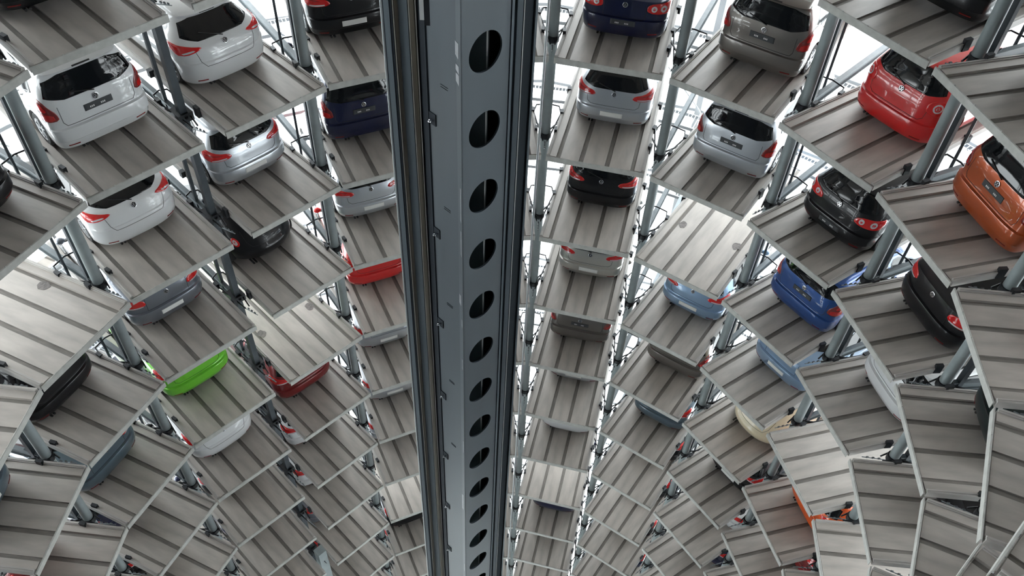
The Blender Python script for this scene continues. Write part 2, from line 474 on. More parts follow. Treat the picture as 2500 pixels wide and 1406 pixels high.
def make_car(key, rows, Lr, n, spec):
    body = Body(rows, Lr, n); root = empty('car')
    wx = spec['wheels']
    me = build_body(body, wx)
    o = bpy.data.objects.new('body', me); COL.objects.link(o); o.parent = root
    me.materials.append(MT['trim']); me.materials.append(MT['trim'])
    o.material_slots[0].link = 'OBJECT'
    W = body.wrap
    zb, zt, wb, wt = spec['rw']
    rw = patch('rear_window', [(-wb, zb), (wb, zb), (wt, zt), (-wt, zt)], W, MT['glass'], root, off=.010, step=.05, rings=(.0, .2, .4, .6, .8, .96))
    bm = bmesh.new(); bar(bm, W(-.02, zb - .01) + Vector((-.02, 0, 0)), W(.38, zb + .10) + Vector((-.02, 0, 0)), .02, .012)
    fin('wiper', bm, MT['trim'], rw)
    # side glass
    x0, x1, xm, sb, st = spec['sw']
    for s in (-1, 1):
        f = lambda x, z, s=s: body.side(x, z, s)
        x1 = min(x1, interp(rows, sb)[1] - .42); xt = min(x1 - .3, interp(rows, st)[1] - .36)
        for (a, b, c, d) in ((x0, xm - .04, x0 + spec.get('sl', .25), xm - .04), (xm + .04, x1, xm + .04, xt)):
            patch('side_window', [(a, sb), (b, sb), (d, st), (c, st)], f, MT['glass'], root, off=.005, step=.15)
    z1, z2, w1, w2 = spec['ws']
    patch('windshield', [(-w1 * .85, z1), (w1 * .85, z1), (w2 * .85, z2), (-w2 * .85, z2)], lambda y, z: body.front(y, z), MT['glass'], root, off=.010, step=.06)
    # lamps
    for s in (-1, 1):
        P = spec['lamp'] if s > 0 else mirror(spec['lamp'])
        lp = patch('tail_light', P, W, MT[spec.get('lampmat', 'red')], root, off=.010, dome=.006, round_=1, step=.05)
        for q in spec.get('lens', []):
            if len(q) == 4 and not isinstance(q[0], tuple):
                a, z, r, mm = q
                C = [(s * a + r * cos(t * pi / 8), z + r * sin(t * pi / 8)) for t in range(16)]
            else:
                C, mm = q; C = C if s > 0 else mirror(C)
            patch('lens', C, W, MT[mm], lp, off=.019, round_=0 if len(q) == 4 else 1, step=.05)
        if spec.get('refl', True):
            z = spec.get('reflz', .27)
            C = [(s * .54, z), (s * .74, z), (s * .74, z + .022), (s * .54, z + .022)]
            patch('reflector', C if s > 0 else C[::-1], W, MT['darkred'], root, off=.006, round_=0)
    # third brake light
    # plates
    az, hh, kind = spec['plate']
    if kind == 'none': hh = 0
    pl = None if kind == 'none' else patch('number_plate', [(-.26, az), (.26, az), (.26, az + hh), (-.26, az + hh)], W, MT[kind], root, off=.012, round_=0)
    if kind == 'darkplate':
        for yy in (-.11, .09):
            bm = bmesh.new()
            for k in range(3):
                p = W(yy + k * .03, az + hh * .45) + Vector((-.016, 0, 0)); box(bm, p - Vector((.002, .009, .018)), p + Vector((.002, .009, .014)))
            fin('plate_print', bm, MT['white'], pl)
    # tailgate shut line
    if spec.get('gate'):
        G = spec['gate']; bm = bmesh.new()
        for s in (-1, 1):
            pts = [W(s * a, z) + Vector((-.001, 0, 0)) for a, z in dens(G, .06)[:-1 if False else None]]
            k = len(dens(G[:], .06)); seg = []
            for (a0, z0_), (a1, z1_) in zip(G, G[1:]):
                m_ = 6
                for i in range(m_): seg.append((a0 + (a1 - a0) * i / m_, z0_ + (z1_ - z0_) * i / m_))
            seg.append(G[-1])
            tube(bm, [W(s * a, z) for a, z in seg], .0045, 5)
        fin('tailgate_seam', bm, MT['trim'], root)
    badge(root, body, spec['badge'])
    # lower black insert
    if spec.get('insert'):
        z = spec['insert']
        patch('lower_trim', [(-.62, z - .07), (.62, z - .07), (.55, z + .03), (-.55, z + .03)], W, MT['trim'], root, off=.006)
    # rear lip / spoiler lamp
    if spec.get('spoiler'):
        z, ww = spec['spoiler']
        patch('brake_light', [(-.16, z - .006), (.16, z - .006), (.16, z + .006), (-.16, z + .006)], W, MT['trim'], root, off=.006, round_=0)
    # exhaust
    bm = bmesh.new(); tube(bm, [(.07, .50, .17), (.35, .50, .17)], .024, 10); tube(bm, [(.07, .43, .17), (.35, .43, .17)], .024, 10)
    fin('exhaust_pipe', bm, MT['trim'], root)
    for x in wx:
        for s in (-1, 1): make_wheel(root, x, s, spokes=spec.get('spokes', 5))
    # mirrors
    zm = spec['sw'][3] + .06
    for s in (-1, 1):
        bm = bmesh.new(); bmesh.ops.create_uvsphere(bm, u_segments=14, v_segments=9, radius=1)
        for v in bm.verts:
            v.co = Vector((v.co.x * .085 + (.03 if v.co.x > 0 else 0), v.co.y * .11, v.co.z * .085)) + Vector((spec['sw'][1] - .45, s * (body.rows[5][3] + .1), zm))
        mo = fin('door_mirror', bm, MT['trim'], root, smooth=True); mo.material_slots[0].link = 'OBJECT'
        bm = bmesh.new(); b0 = Vector((spec['sw'][1] - .45, s * (body.rows[5][3] - .1), zm - .06)); bar(bm, b0, b0 + Vector((0, s * .16, .02)), .08, .03)
        fin('mirror_foot', bm, MT['trim'], mo)
        bm = bmesh.new()
        xm_ = spec['sw'][2]
        for hx in (xm_ - .75, xm_ + .25):
            p = body.side(hx, spec['sw'][3] - .14, s); tube(bm, [p + Vector((-.09, s * .0, 0)), p + Vector((-.06, s * .025, 0)), p + Vector((.06, s * .025, 0)), p + Vector((.09, 0, 0))], .013, 6)
        ho = fin('door_handle', bm, MT['trim'], root); ho.material_slots[0].link = 'OBJECT'
    CARS[key] = root

GATE = [(.0, .62), (.52, .62), (.60, .68), (.62, .82)]
make_car('hatch', [
    (.16, .16, 4.06, .78), (.20, .08, 4.14, .84), (.27, .045, 4.17, .865), (.345, .03, 4.19, .878), (.365, .0, 4.2, .885), (.54, .0, 4.2, .89), (.57, .012, 4.19, .89), (.580, .07, 4.18, .888), (.62, .082, 4.15, .888),
    (.76, .085, 4.08, .888), (.86, .105, 3.9, .885), (.93, .125, 3.5, .88), (.98, .145, 3.12, .868), (1.02, .165, 2.98, .85), (1.12, .225, 2.76, .79), (1.24, .30, 2.5, .72), (1.35, .375, 2.24, .655),
    (1.375, .355, 2.16, .635), (1.40, .33, 2.08, .61), (1.425, .38, 1.98, .575), (1.45, .55, 1.86, .52), (1.47, .85, 1.65, .42)], .50, 3.5,
    dict(wheels=(.78, 3.36), rw=(1.01, 1.355, .80, .66), sw=(.72, 2.98, 1.85, .99, 1.35), ws=(1.01, 1.38, .66, .52),
         lamp=[(.42, .88), (.50, .835), (.85, .82), (1.06, .85), (1.14, .93), (1.08, 1.04), (.90, 1.05), (.68, .98), (.48, .945)],
         lens=[([(.54, .848), (.86, .835), (.86, .862), (.54, .875)], 'clear'), ([(.60, .925), (1.0, .955), (1.0, .975), (.64, .94)], 'darkred')],
         plate=(.40, .115, 'plate'), badge=.925, gate=GATE, spoiler=(1.405, .5), insert=None, spokes=5))
make_car('mpv', [
    (.16, .16, 4.2, .80), (.20, .07, 4.3, .85), (.28, .035, 4.36, .88), (.36, .025, 4.39, .89), (.38, .0, 4.4, .895), (.575, .0, 4.4, .898), (.605, .01, 4.38, .898), (.615, .065, 4.37, .896), (.66, .075, 4.34, .896),
    (.80, .08, 4.26, .896), (.90, .085, 4.1, .894), (.98, .095, 3.8, .89), (1.05, .11, 3.45, .88), (1.12, .13, 3.25, .86), (1.25, .165, 3.0, .82), (1.38, .205, 2.78, .775), (1.50, .245, 2.56, .73),
    (1.53, .235, 2.46, .715), (1.56, .215, 2.35, .70), (1.59, .27, 2.22, .67), (1.615, .45, 2.05, .61), (1.635, .85, 1.8, .50)], .36, 4.2,
    dict(wheels=(.80, 3.48), rw=(1.10, 1.51, .84, .72), sw=(.55, 3.2, 1.85, 1.08, 1.50), ws=(1.1, 1.52, .7, .58), lampmat='darkred',
         lamp=[(.70, .78), (.96, .75), (1.10, .76), (1.10, .95), (1.06, 1.14), (.88, 1.13), (.80, 1.02), (.72, .93)],
         lens=[([(.76, .79), (1.06, .78), (1.06, .91), (.78, .91)], 'red'), ([(.84, .95), (1.06, .95), (1.04, 1.08), (.92, 1.08)], 'red')],
         plate=(.78, .12, 'darkplate'), badge=.985, gate=[(.0, .645), (.62, .645), (.67, .72), (.67, 1.02)], spoiler=(1.565, .5), spokes=5))
MT['bodyplate'] = mat('plate_recess', (.62, .62, .60), .3)
make_car('coupe', [
    (.15, .16, 4.1, .80), (.19, .06, 4.2, .86), (.26, .02, 4.24, .89), (.38, .0, 4.26, .905), (.60, .0, 4.26, .912), (.625, .01, 4.24, .914), (.64, .035, 4.22, .914), (.76, .05, 4.12, .912),
    (.82, .075, 3.95, .908), (.88, .11, 3.65, .90), (.93, .155, 3.3, .88), (.97, .21, 3.06, .85), (1.02, .28, 2.92, .80), (1.10, .385, 2.75, .735), (1.18, .49, 2.57, .68), (1.26, .60, 2.36, .63),
    (1.285, .59, 2.28, .615), (1.31, .585, 2.2, .59), (1.335, .66, 2.1, .56), (1.36, .85, 1.95, .51), (1.38, 1.15, 1.75, .40)], .60, 3.1,
    dict(wheels=(.82, 3.40), rw=(.975, 1.265, .80, .62), sw=(.95, 2.9, 1.75, .98, 1.265), sl=.35, ws=(.99, 1.29, .64, .52),
         lamp=[(.46, .90), (.56, .855), (.80, .80), (1.02, .79), (1.16, .87), (1.20, .955), (1.02, .955), (.74, .94)],
         lens=[([(.60, .862), (.84, .815), (.90, .83), (.66, .88)], 'clear')],
         plate=(.40, .10, 'none'), badge=.885, gate=[(.0, .56), (.50, .56), (.58, .66), (.62, .84)], spoiler=(1.30, .5), spokes=10))
make_car('sedan', [
    (.16, .16, 4.42, .79), (.20, .06, 4.52, .85), (.27, .02, 4.57, .88), (.40, .0, 4.6, .90), (.56, .0, 4.6, .905), (.59, .01, 4.58, .905), (.60, .065, 4.56, .903), (.66, .07, 4.52, .903),
    (.80, .07, 4.4, .90), (.88, .08, 4.15, .895), (.94, .09, 3.75, .885), (.985, .10, 3.45, .87), (1.01, .16, 3.36, .855), (1.035, .72, 3.25, .83), (1.10, .86, 3.1, .79), (1.22, 1.10, 2.86, .71),
    (1.34, 1.36, 2.6, .64), (1.39, 1.50, 2.5, .60), (1.42, 1.66, 2.42, .56), (1.45, 1.95, 2.35, .48)], .5, 3.5,
    dict(wheels=(.90, 3.64), rw=(1.055, 1.37, .74, .58), sw=(1.30, 3.3, 2.25, 1.03, 1.35), sl=.45, ws=(1.03, 1.38, .66, .50),
         lamp=[(.50, .78), (.70, .74), (1.0, .74), (1.10, .82), (1.10, .95), (.95, .965), (.66, .95), (.52, .90)],
         lens=[([(.56, .76), (1.0, .755), (1.0, .785), (.56, .79)], 'clear')],
         plate=(.38, .115, 'plate'), badge=.88, gate=[(.0, .60), (.50, .60), (.50, .96)], spokes=5))
make_car('sedan_round', [
    (.16, .16, 4.42, .79), (.20, .06, 4.52, .85), (.27, .02, 4.57, .88), (.40, .0, 4.6, .90), (.56, .0, 4.6, .905), (.59, .01, 4.58, .905), (.60, .065, 4.56, .903), (.66, .07, 4.52, .903),
    (.80, .07, 4.4, .90), (.88, .08, 4.15, .895), (.94, .09, 3.75, .885), (.985, .10, 3.45, .87), (1.01, .16, 3.36, .855), (1.035, .72, 3.25, .83), (1.10, .86, 3.1, .79), (1.22, 1.10, 2.86, .71),
    (1.34, 1.36, 2.6, .64), (1.39, 1.50, 2.5, .60), (1.42, 1.66, 2.42, .56), (1.45, 1.95, 2.35, .48)], .5, 3.5,
    dict(wheels=(.90, 3.64), rw=(1.055, 1.37, .74, .58), sw=(1.30, 3.3, 2.25, 1.03, 1.35), sl=.45, ws=(1.03, 1.38, .66, .50),
         lamp=[(.46, .79), (.60, .74), (1.0, .73), (1.12, .82), (1.10, .95), (.95, .965), (.58, .955), (.46, .90)],
         lens=[(.60, .85, .062, 'clear'), (.80, .85, .07, 'clear'), (.60, .85, .03, 'red'), (.80, .85, .034, 'red')],
         plate=(.46, .115, 'darkplate'), badge=.88, gate=[(.0, .60), (.44, .60), (.44, .96)], spokes=5, reflz=.3))
make_car('beetle', [
    (.16, .22, 3.9, .74), (.20, .12, 4.0, .80), (.27, .05, 4.05, .835), (.36, .01, 4.1, .855), (.46, .0, 4.12, .862), (.54, .03, 4.1, .862), (.57, .075, 4.08, .858), (.64, .10, 4.0, .85),
    (.74, .16, 3.85, .83), (.82, .23, 3.6, .80), (.90, .31, 3.3, .775), (.96, .38, 3.1, .755), (1.02, .46, 2.98, .73), (1.12, .60, 2.8, .68), (1.22, .76, 2.6, .62), (1.32, .95, 2.4, .55),
    (1.40, 1.16, 2.2, .47), (1.46, 1.4, 2.0, .37)], .75, 2.3,
    dict(wheels=(.78, 3.29), rw=(1.03, 1.36, .52, .40), sw=(1.0, 2.95, 1.85, .98, 1.36), sl=.4, ws=(1.02, 1.36, .6, .42),
         lamp=[(.76 + .10 * cos(t * pi / 8), .72 + .09 * sin(t * pi / 8)) for t in range(16)],
         lens=[(.76, .72, .055, 'clear'), (.76, .72, .035, 'red')], refl=False,
         plate=(.63, .07, 'trim'), badge=.90, gate=[(.0, .585), (.40, .60), (.50, .72), (.52, .92)], spokes=5))
make_car('tall_hatch', [
    (.16, .16, 4.06, .78), (.20, .06, 4.14, .84), (.26, .02, 4.18, .86), (.38, .0, 4.2, .878), (.54, .0, 4.2, .88), (.57, .012, 4.19, .88), (.58, .065, 4.17, .878), (.64, .075, 4.14, .878),
    (.78, .08, 4.06, .878), (.90, .10, 3.85, .875), (.98, .12, 3.5, .87), (1.05, .145, 3.2, .855), (1.10, .17, 3.08, .835), (1.20, .22, 2.86, .79), (1.32, .285, 2.62, .735), (1.45, .36, 2.34, .67),
    (1.475, .345, 2.26, .65), (1.50, .325, 2.16, .63), (1.53, .38, 2.05, .59), (1.555, .55, 1.9, .53), (1.575, .85, 1.7, .42)], .48, 3.5,
    dict(wheels=(.78, 3.36), rw=(1.07, 1.455, .80, .66), sw=(.66, 3.05, 1.85, 1.07, 1.45), ws=(1.08, 1.47, .66, .54), lampmat='red',
         lamp=[(.58, .84), (.68, .79), (.88, .79), (.96, .88), (.95, 1.02), (.84, 1.06), (.68, 1.05), (.58, .98)],
         lens=[(.77, .93, .085, 'clear'), (.77, .93, .06, 'red')],
         plate=(.40, .115, 'none'), badge=.97, gate=GATE, spoiler=(1.50, .5), spokes=10))
make_car('wagon_lamps', [
    (.16, .16, 4.06, .78), (.20, .08, 4.14, .84), (.27, .045, 4.17, .865), (.345, .03, 4.19, .878), (.365, .0, 4.2, .885), (.54, .0, 4.2, .89), (.57, .012, 4.19, .89), (.580, .07, 4.18, .888), (.62, .082, 4.15, .888),
    (.76, .085, 4.08, .888), (.86, .105, 3.9, .885), (.93, .125, 3.5, .88), (.98, .145, 3.12, .868), (1.02, .165, 2.98, .85), (1.12, .225, 2.76, .79), (1.24, .30, 2.5, .72), (1.35, .375, 2.24, .655),
    (1.375, .355, 2.16, .635), (1.40, .33, 2.08, .61), (1.425, .38, 1.98, .575), (1.45, .55, 1.86, .52), (1.47, .85, 1.65, .42)], .50, 3.5,
    dict(wheels=(.78, 3.36), rw=(1.01, 1.355, .80, .66), sw=(.72, 2.98, 1.85, .99, 1.35), ws=(1.01, 1.38, .66, .52),
         lamp=[(.42, .80), (.56, .77), (1.0, .77), (1.10, .86), (1.08, .98), (.90, .985), (.60, .965), (.44, .90)],
         lens=[(.58, .87, .058, 'clear'), (.82, .88, .066, 'clear'), (.58, .87, .03, 'red'), (.82, .88, .034, 'red')],
         plate=(.40, .115, 'darkplate'), badge=.925, gate=GATE, spoiler=(1.405, .5), spokes=5))

PAINT = {}
def paint(name, col, metal=0., rough=.28):
    m = mat('paint_' + name, col, rough, metal, coat=.35 if max(col) < .03 else 1., noise=0, spec=.3 if max(col) < .06 else .5); PAINT[name] = m
paint('white', (.70, .71, .72)); paint('black', (.006, .006, .008)); paint('navy', (.006, .010, .045), .2)
paint('silver', (.56, .59, .63), .75, .32); paint('champagne', (.56, .55, .51), .75, .32); paint('brown_grey', (.17, .155, .14), .6, .32)
paint('red', (.62, .008, .010)); paint('dark_red', (.20, .006, .010), .3); paint('green', (.16, .58, .03), .2); paint('orange', (.42, .075, .015), .4, .3)
paint('light_blue', (.26, .38, .54), .5, .3); paint('blue', (.015, .07, .26), .4, .3); paint('steel_blue', (.10, .145, .18), .5, .3)
paint('cream', (.78, .68, .48)); paint('grey', (.24, .26, .30), .7, .3); paint('dark_green', (.012, .02, .02), .2); paint('bright_orange', (.72, .10, .01), .2)

# bay, level, body, paint, distance of the rear from the platform edge, label
CARLIST = [
 (1,-1,'hatch','black',1.25,'black car, only its rear corner showing in the top left corner of the photo'),
 (1,0,'mpv','white',1.12,'white family van with big dark rear window and dark number plate'),
 (1,1,'coupe','white',1.30,'white coupe with slanting red tail lights, directly below the white family van'),
 (1,2,'sedan','grey',1.40,'silver grey sedan with a blank white plate, below the lower white coupe'),
 (1,3,'hatch','green',1.27,'lime green hatchback, only green car in the tower'),
 (1,4,'coupe','white',1.06,'small rounded white car directly below the lime green hatchback'),
 (0,0,'hatch','black',.85,'black car cut off by the left edge of the photo'),
 (0,2,'hatch','black',1.30,'black hatchback under the bright bare platform at far left'),
 (0,3,'sedan','steel_blue',1.08,'slate blue sedan directly below the black hatchback at far left'),
 (-1,2,'sedan','steel_blue',1.15,'dark grey car tail at the lower left edge of the photo'),
 (-1,3,'hatch','dark_red',1.3,'dark red car corner at the bottom left edge of the photo'),
 (2,0,'coupe','white',1.29,'white coupe seen whole from behind, uppermost of the two white coupes'),
 (2,1,'hatch','silver',1.32,'silver hatchback directly below the upper white coupe'),
 (2,2,'beetle','black',1.50,'rounded black car with round red tail lights, above an empty bright platform'),
 (2,4,'hatch','dark_red',1.19,'dark red hatchback below the empty bright platform left of the mast'),
 (2,5,'hatch','white',1.34,'white car directly below the dark red hatchback'),
 (2,6,'hatch','white',1.45,'white car hidden under platforms, second below the dark red hatchback'),
 (2,7,'hatch','grey',1.5,'pale car hidden under platforms, third below the dark red hatchback'),
 (3,0,'hatch','black',1.35,'black hatchback at the top beside the left side of the mast'),
 (3,1,'mpv','navy',1.27,'navy blue family van half hidden by the left side of the mast'),
 (3,2,'hatch','silver',1.43,'silver hatchback half hidden by the left side of the mast, below the navy van'),
 (3,3,'hatch','red',1.50,'bright red hatchback half hidden by the left side of the mast'),
 (3,4,'sedan','silver',1.39,'silver car tail directly below the bright red hatchback by the mast'),
 (3,5,'sedan','silver',1.34,'silver car tail two platforms below the bright red hatchback by the mast'),
 (3,8,'hatch','black',.9,'black car tail low down beside the left side of the mast'),
 (5,0,'sedan_round','navy',.92,'navy sedan with round clear lamps at the top, first stack right of the mast'),
 (5,1,'hatch','silver',1.38,'silver hatchback with a blank white plate, first stack right of the mast'),
 (5,2,'hatch','black',1.34,'glossy black hatchback with red tail lights, first stack right of the mast'),
 (5,3,'hatch','champagne',1.30,'champagne silver hatchback under the glossy black hatchback'),
 (5,4,'mpv','brown_grey',1.09,'brown grey family van tail below the champagne hatchback'),
 (5,5,'sedan','silver',1.55,'silver car with pale plate barely showing below the brown grey van tail'),
 (5,6,'sedan','white',1.27,'white bumper strip showing below a platform edge, first stack right of the mast'),
 (5,8,'sedan_round','navy',1.0,'dark navy bumper low in the first stack right of the mast'),
 (6,0,'mpv','brown_grey',1.13,'brown grey family van seen whole with dark rear window, at the top right'),
 (6,1,'mpv','silver',1.05,'silver family van with dark number plate, directly below the large brown grey van'),
 (6,3,'hatch','light_blue',1.28,'light blue hatchback below the bright empty platform right of the mast'),
 (6,4,'mpv','brown_grey',1.31,'brown grey car tail directly below the light blue hatchback'),
 (6,5,'hatch','steel_blue',1.19,'slate blue car tail two platforms below the light blue hatchback'),
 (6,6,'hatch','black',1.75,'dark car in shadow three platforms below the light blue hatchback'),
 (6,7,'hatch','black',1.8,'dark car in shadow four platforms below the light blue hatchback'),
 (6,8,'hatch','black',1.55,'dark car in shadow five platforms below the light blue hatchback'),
 (7,-1,'mpv','black',1.17,'black car with bright wheel at the top right edge of the photo'),
 (7,0,'tall_hatch','red',1.40,'bright red tall hatchback with round tail lamps, at upper right'),
 (7,1,'wagon_lamps','black',.95,'black hatchback with twin round lamps, below the bright red tall hatchback'),
 (7,2,'mpv','blue',.97,'medium blue family van on the right side'),
 (7,3,'sedan','light_blue',1.29,'light blue sedan tail directly below the medium blue van'),
 (7,4,'beetle','cream',1.11,'cream rounded car, only cream one in the tower'),
 (7,5,'hatch','black',1.18,'black car directly below the cream rounded car'),
 (7,6,'sedan','white',1.5,'white car with red tail light, second platform below the cream rounded car'),
 (7,7,'hatch','navy',1.5,'dark blue car corner, third platform below the cream rounded car'),
 (8,0,'mpv','orange',1.04,'burnt orange family van cut off by the right edge of the photo'),
 (8,1,'sedan','black',1.06,'black sedan directly below the burnt orange van'),
 (8,2,'hatch','white',1.21,'white car edge on the right side, below the black sedan'),
 (8,4,'hatch','bright_orange',1.03,'vivid orange car edge below the bright empty platform at lower right'),
 (8,5,'hatch','dark_red',1.45,'dark red car corner at the bottom of the photo, right half'),
 (9,1,'sedan','dark_green',1.14,'dark green grey car edge near the right border of the photo'),
 (9,2,'sedan','black',1.42,'black car edge in shadow below the dark green grey car'),
]
carname = {}
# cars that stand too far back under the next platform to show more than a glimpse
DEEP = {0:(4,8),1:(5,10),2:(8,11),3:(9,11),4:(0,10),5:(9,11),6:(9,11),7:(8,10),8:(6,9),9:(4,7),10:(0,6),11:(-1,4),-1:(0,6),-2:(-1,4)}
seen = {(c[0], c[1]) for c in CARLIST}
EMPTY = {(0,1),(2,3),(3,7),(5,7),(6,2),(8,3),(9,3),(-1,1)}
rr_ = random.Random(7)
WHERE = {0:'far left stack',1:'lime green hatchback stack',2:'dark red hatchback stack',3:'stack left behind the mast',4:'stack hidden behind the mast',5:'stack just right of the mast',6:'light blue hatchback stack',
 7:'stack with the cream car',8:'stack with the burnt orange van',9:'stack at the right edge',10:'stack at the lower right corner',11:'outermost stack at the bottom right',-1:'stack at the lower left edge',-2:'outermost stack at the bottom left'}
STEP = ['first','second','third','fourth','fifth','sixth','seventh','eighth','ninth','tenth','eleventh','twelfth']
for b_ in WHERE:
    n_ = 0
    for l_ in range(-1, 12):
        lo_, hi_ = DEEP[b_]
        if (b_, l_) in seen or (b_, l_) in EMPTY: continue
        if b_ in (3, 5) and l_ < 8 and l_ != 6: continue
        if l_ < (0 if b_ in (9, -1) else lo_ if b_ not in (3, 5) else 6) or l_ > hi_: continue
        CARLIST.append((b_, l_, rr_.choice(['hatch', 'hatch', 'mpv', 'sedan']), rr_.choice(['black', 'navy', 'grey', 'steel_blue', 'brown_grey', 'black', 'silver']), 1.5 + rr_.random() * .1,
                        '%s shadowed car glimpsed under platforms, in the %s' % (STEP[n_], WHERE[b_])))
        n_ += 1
LAT = {-2:0,10:0,11:0,4:0,-1:-.1, 0:-.12, 1:-.03, 2:-.06, 3:-.13, 5:.09, 6:.13, 7:.12, 8:.05, 9:-.1}
NOPLATE = {(1,3),(2,4),(3,3),(5,2),(5,6),(5,8),(6,5),(0,3),(9,1),(8,1),(3,8),(1,4),(0,2),(8,4),(8,2),(9,2),(2,5),(2,2)}
GRP = {}
first = set()
# the storeys above the top edge of the photo are parked full as well
UPW = {1:'one', 2:'two', 3:'three', 4:'four', 5:'five'}
for b_ in range(-1, 10):
    top_ = min(c[1] for c in CARLIST if c[0] == b_)
    for l_ in range(-4, min(top_, 0)):
        CARLIST.append((b_, l_, rr_.choice(['hatch', 'mpv', 'sedan']), rr_.choice(['black', 'navy', 'grey', 'silver', 'brown_grey']), 1.25,
                        'car %s levels above the topmost visible car, in the %s' % (UPW[top_ - l_], WHERE[b_])))
for (b, l, typ, col, g, label) in CARLIST:
    x, y, th = BAYS[b]
    proto = CARS[typ]
    c = proto if typ not in first else copy_tree(proto)
    first.add(typ)
    c.location = Vector((x, y, lev(l) + FLOOR_Z)) + er(th) * g + et(th) * LAT[b]
    c.rotation_euler = (0, 0, pi / 2 - th)
    tag(c, label, 'car', 'cars parked tail inward around the tower')
    for ch in list(c.children):
        k = ch.name.split('.')[0]
        if k == 'number_plate' and (b, l) in NOPLATE:
            for g_ in list(ch.children): bpy.data.objects.remove(g_)
            bpy.data.objects.remove(ch); continue
        if k == 'body': ch.material_slots[0].material = PAINT[col]
        if k == 'door_mirror' or k == 'door_handle': ch.material_slots[0].material = PAINT[col]
    carname[(b, l)] = label
for t_, r in CARS.items():
    if t_ not in first:
        for ch in list(r.children_recursive): bpy.data.objects.remove(ch)
        bpy.data.objects.remove(r)

# ------------------------------------------------------------------ platforms
SHORT = {(1,-1):'black car in the top left corner',(1,0):'white family van',(1,1):'lower white coupe',(1,2):'silver grey sedan',(1,3):'lime green hatchback',(1,4):'small rounded white car',
 (0,0):'black car cut off at the left edge',(0,2):'black hatchback at far left',(0,3):'slate blue sedan at far left',(-1,2):'dark grey car at the lower left edge',(-1,3):'dark red car at the bottom left edge',
 (2,0):'upper white coupe',(2,1):'silver hatchback left of the mast',(2,2):'rounded black car with round red lamps',(2,4):'dark red hatchback',(2,5):'white car below the dark red hatchback',(2,6):'hidden white car below another white car',(2,7):'hidden pale car deep left of the mast',
 (3,0):'black hatchback beside the mast top',(3,1):'navy van behind the mast',(3,2):'silver hatchback behind the mast',(3,3):'bright red hatchback behind the mast',(3,4):'upper of two silver tails behind the mast',(3,5):'lower of two silver tails behind the mast',(3,8):'black car low behind the mast',
 (5,0):'navy sedan with round lamps',(5,1):'silver hatchback with white plate',(5,2):'glossy black hatchback',(5,3):'champagne silver hatchback',(5,4):'brown grey van tail',(5,5):'barely visible silver car',(5,6):'white bumper strip',(5,8):'dark navy bumper',
 (6,0):'large brown grey van',(6,1):'silver family van',(6,3):'light blue hatchback',(6,4):'brown grey tail below the light blue hatchback',(6,5):'slate blue tail',(6,6):'first shadowed dark car below the slate blue tail',(6,7):'second shadowed dark car below the slate blue tail',(6,8):'third shadowed dark car below the slate blue tail',
 (7,-1):'black car at the top right edge',(7,0):'bright red tall hatchback',(7,1):'black hatchback with twin round lamps',(7,2):'medium blue van',(7,3):'light blue sedan',(7,4):'cream rounded car',(7,5):'black car below the cream one',(7,6):'white car below the cream one',(7,7):'dark blue car below the cream one',
 (8,0):'burnt orange van',(8,1):'black sedan below the orange van',(8,2):'white car edge at right',(8,4):'vivid orange car edge',(8,5):'dark red car corner at the bottom',(9,1):'dark green grey car edge',(9,2):'black car edge near the right border'}
NUM = {1:'one level',2:'two levels',3:'three levels',4:'four levels',5:'five levels',6:'six levels',7:'seven levels',8:'eight levels',9:'nine levels',10:'ten levels',11:'eleven levels',12:'twelve levels',13:'thirteen levels',14:'fourteen levels',15:'fifteen levels',16:'sixteen levels'}
DEEPNAME = {}
STK = {4:'stack hidden behind the mast', 10:'stack at the lower right corner', 11:'outermost stack at the bottom right', -1:'stack at the lower left edge', -2:'outermost stack at the bottom left', 9:'stack at the right edge', 8:'stack under the orange van', 3:'stack left behind the mast',
       -3:'stack beyond the lower left corner', 0:'stack at far left', 1:'stack with the lime green hatchback', 2:'stack with the dark red hatchback', 5:'stack just right of the mast', 6:'stack with the light blue hatchback', 7:'stack with the cream car'}
ORD = dict((k - 3, v) for k, v in enumerate('top,second,third,fourth,fifth,sixth,seventh,eighth,ninth,tenth,eleventh,twelfth,thirteenth,fourteenth,fifteenth,sixteenth,seventeenth,eighteenth'.split(',')))
BRIGHT = {(0,1),(2,3),(3,7),(5,7),(6,2),(8,3),(9,3)}
used = False
nplat = 0
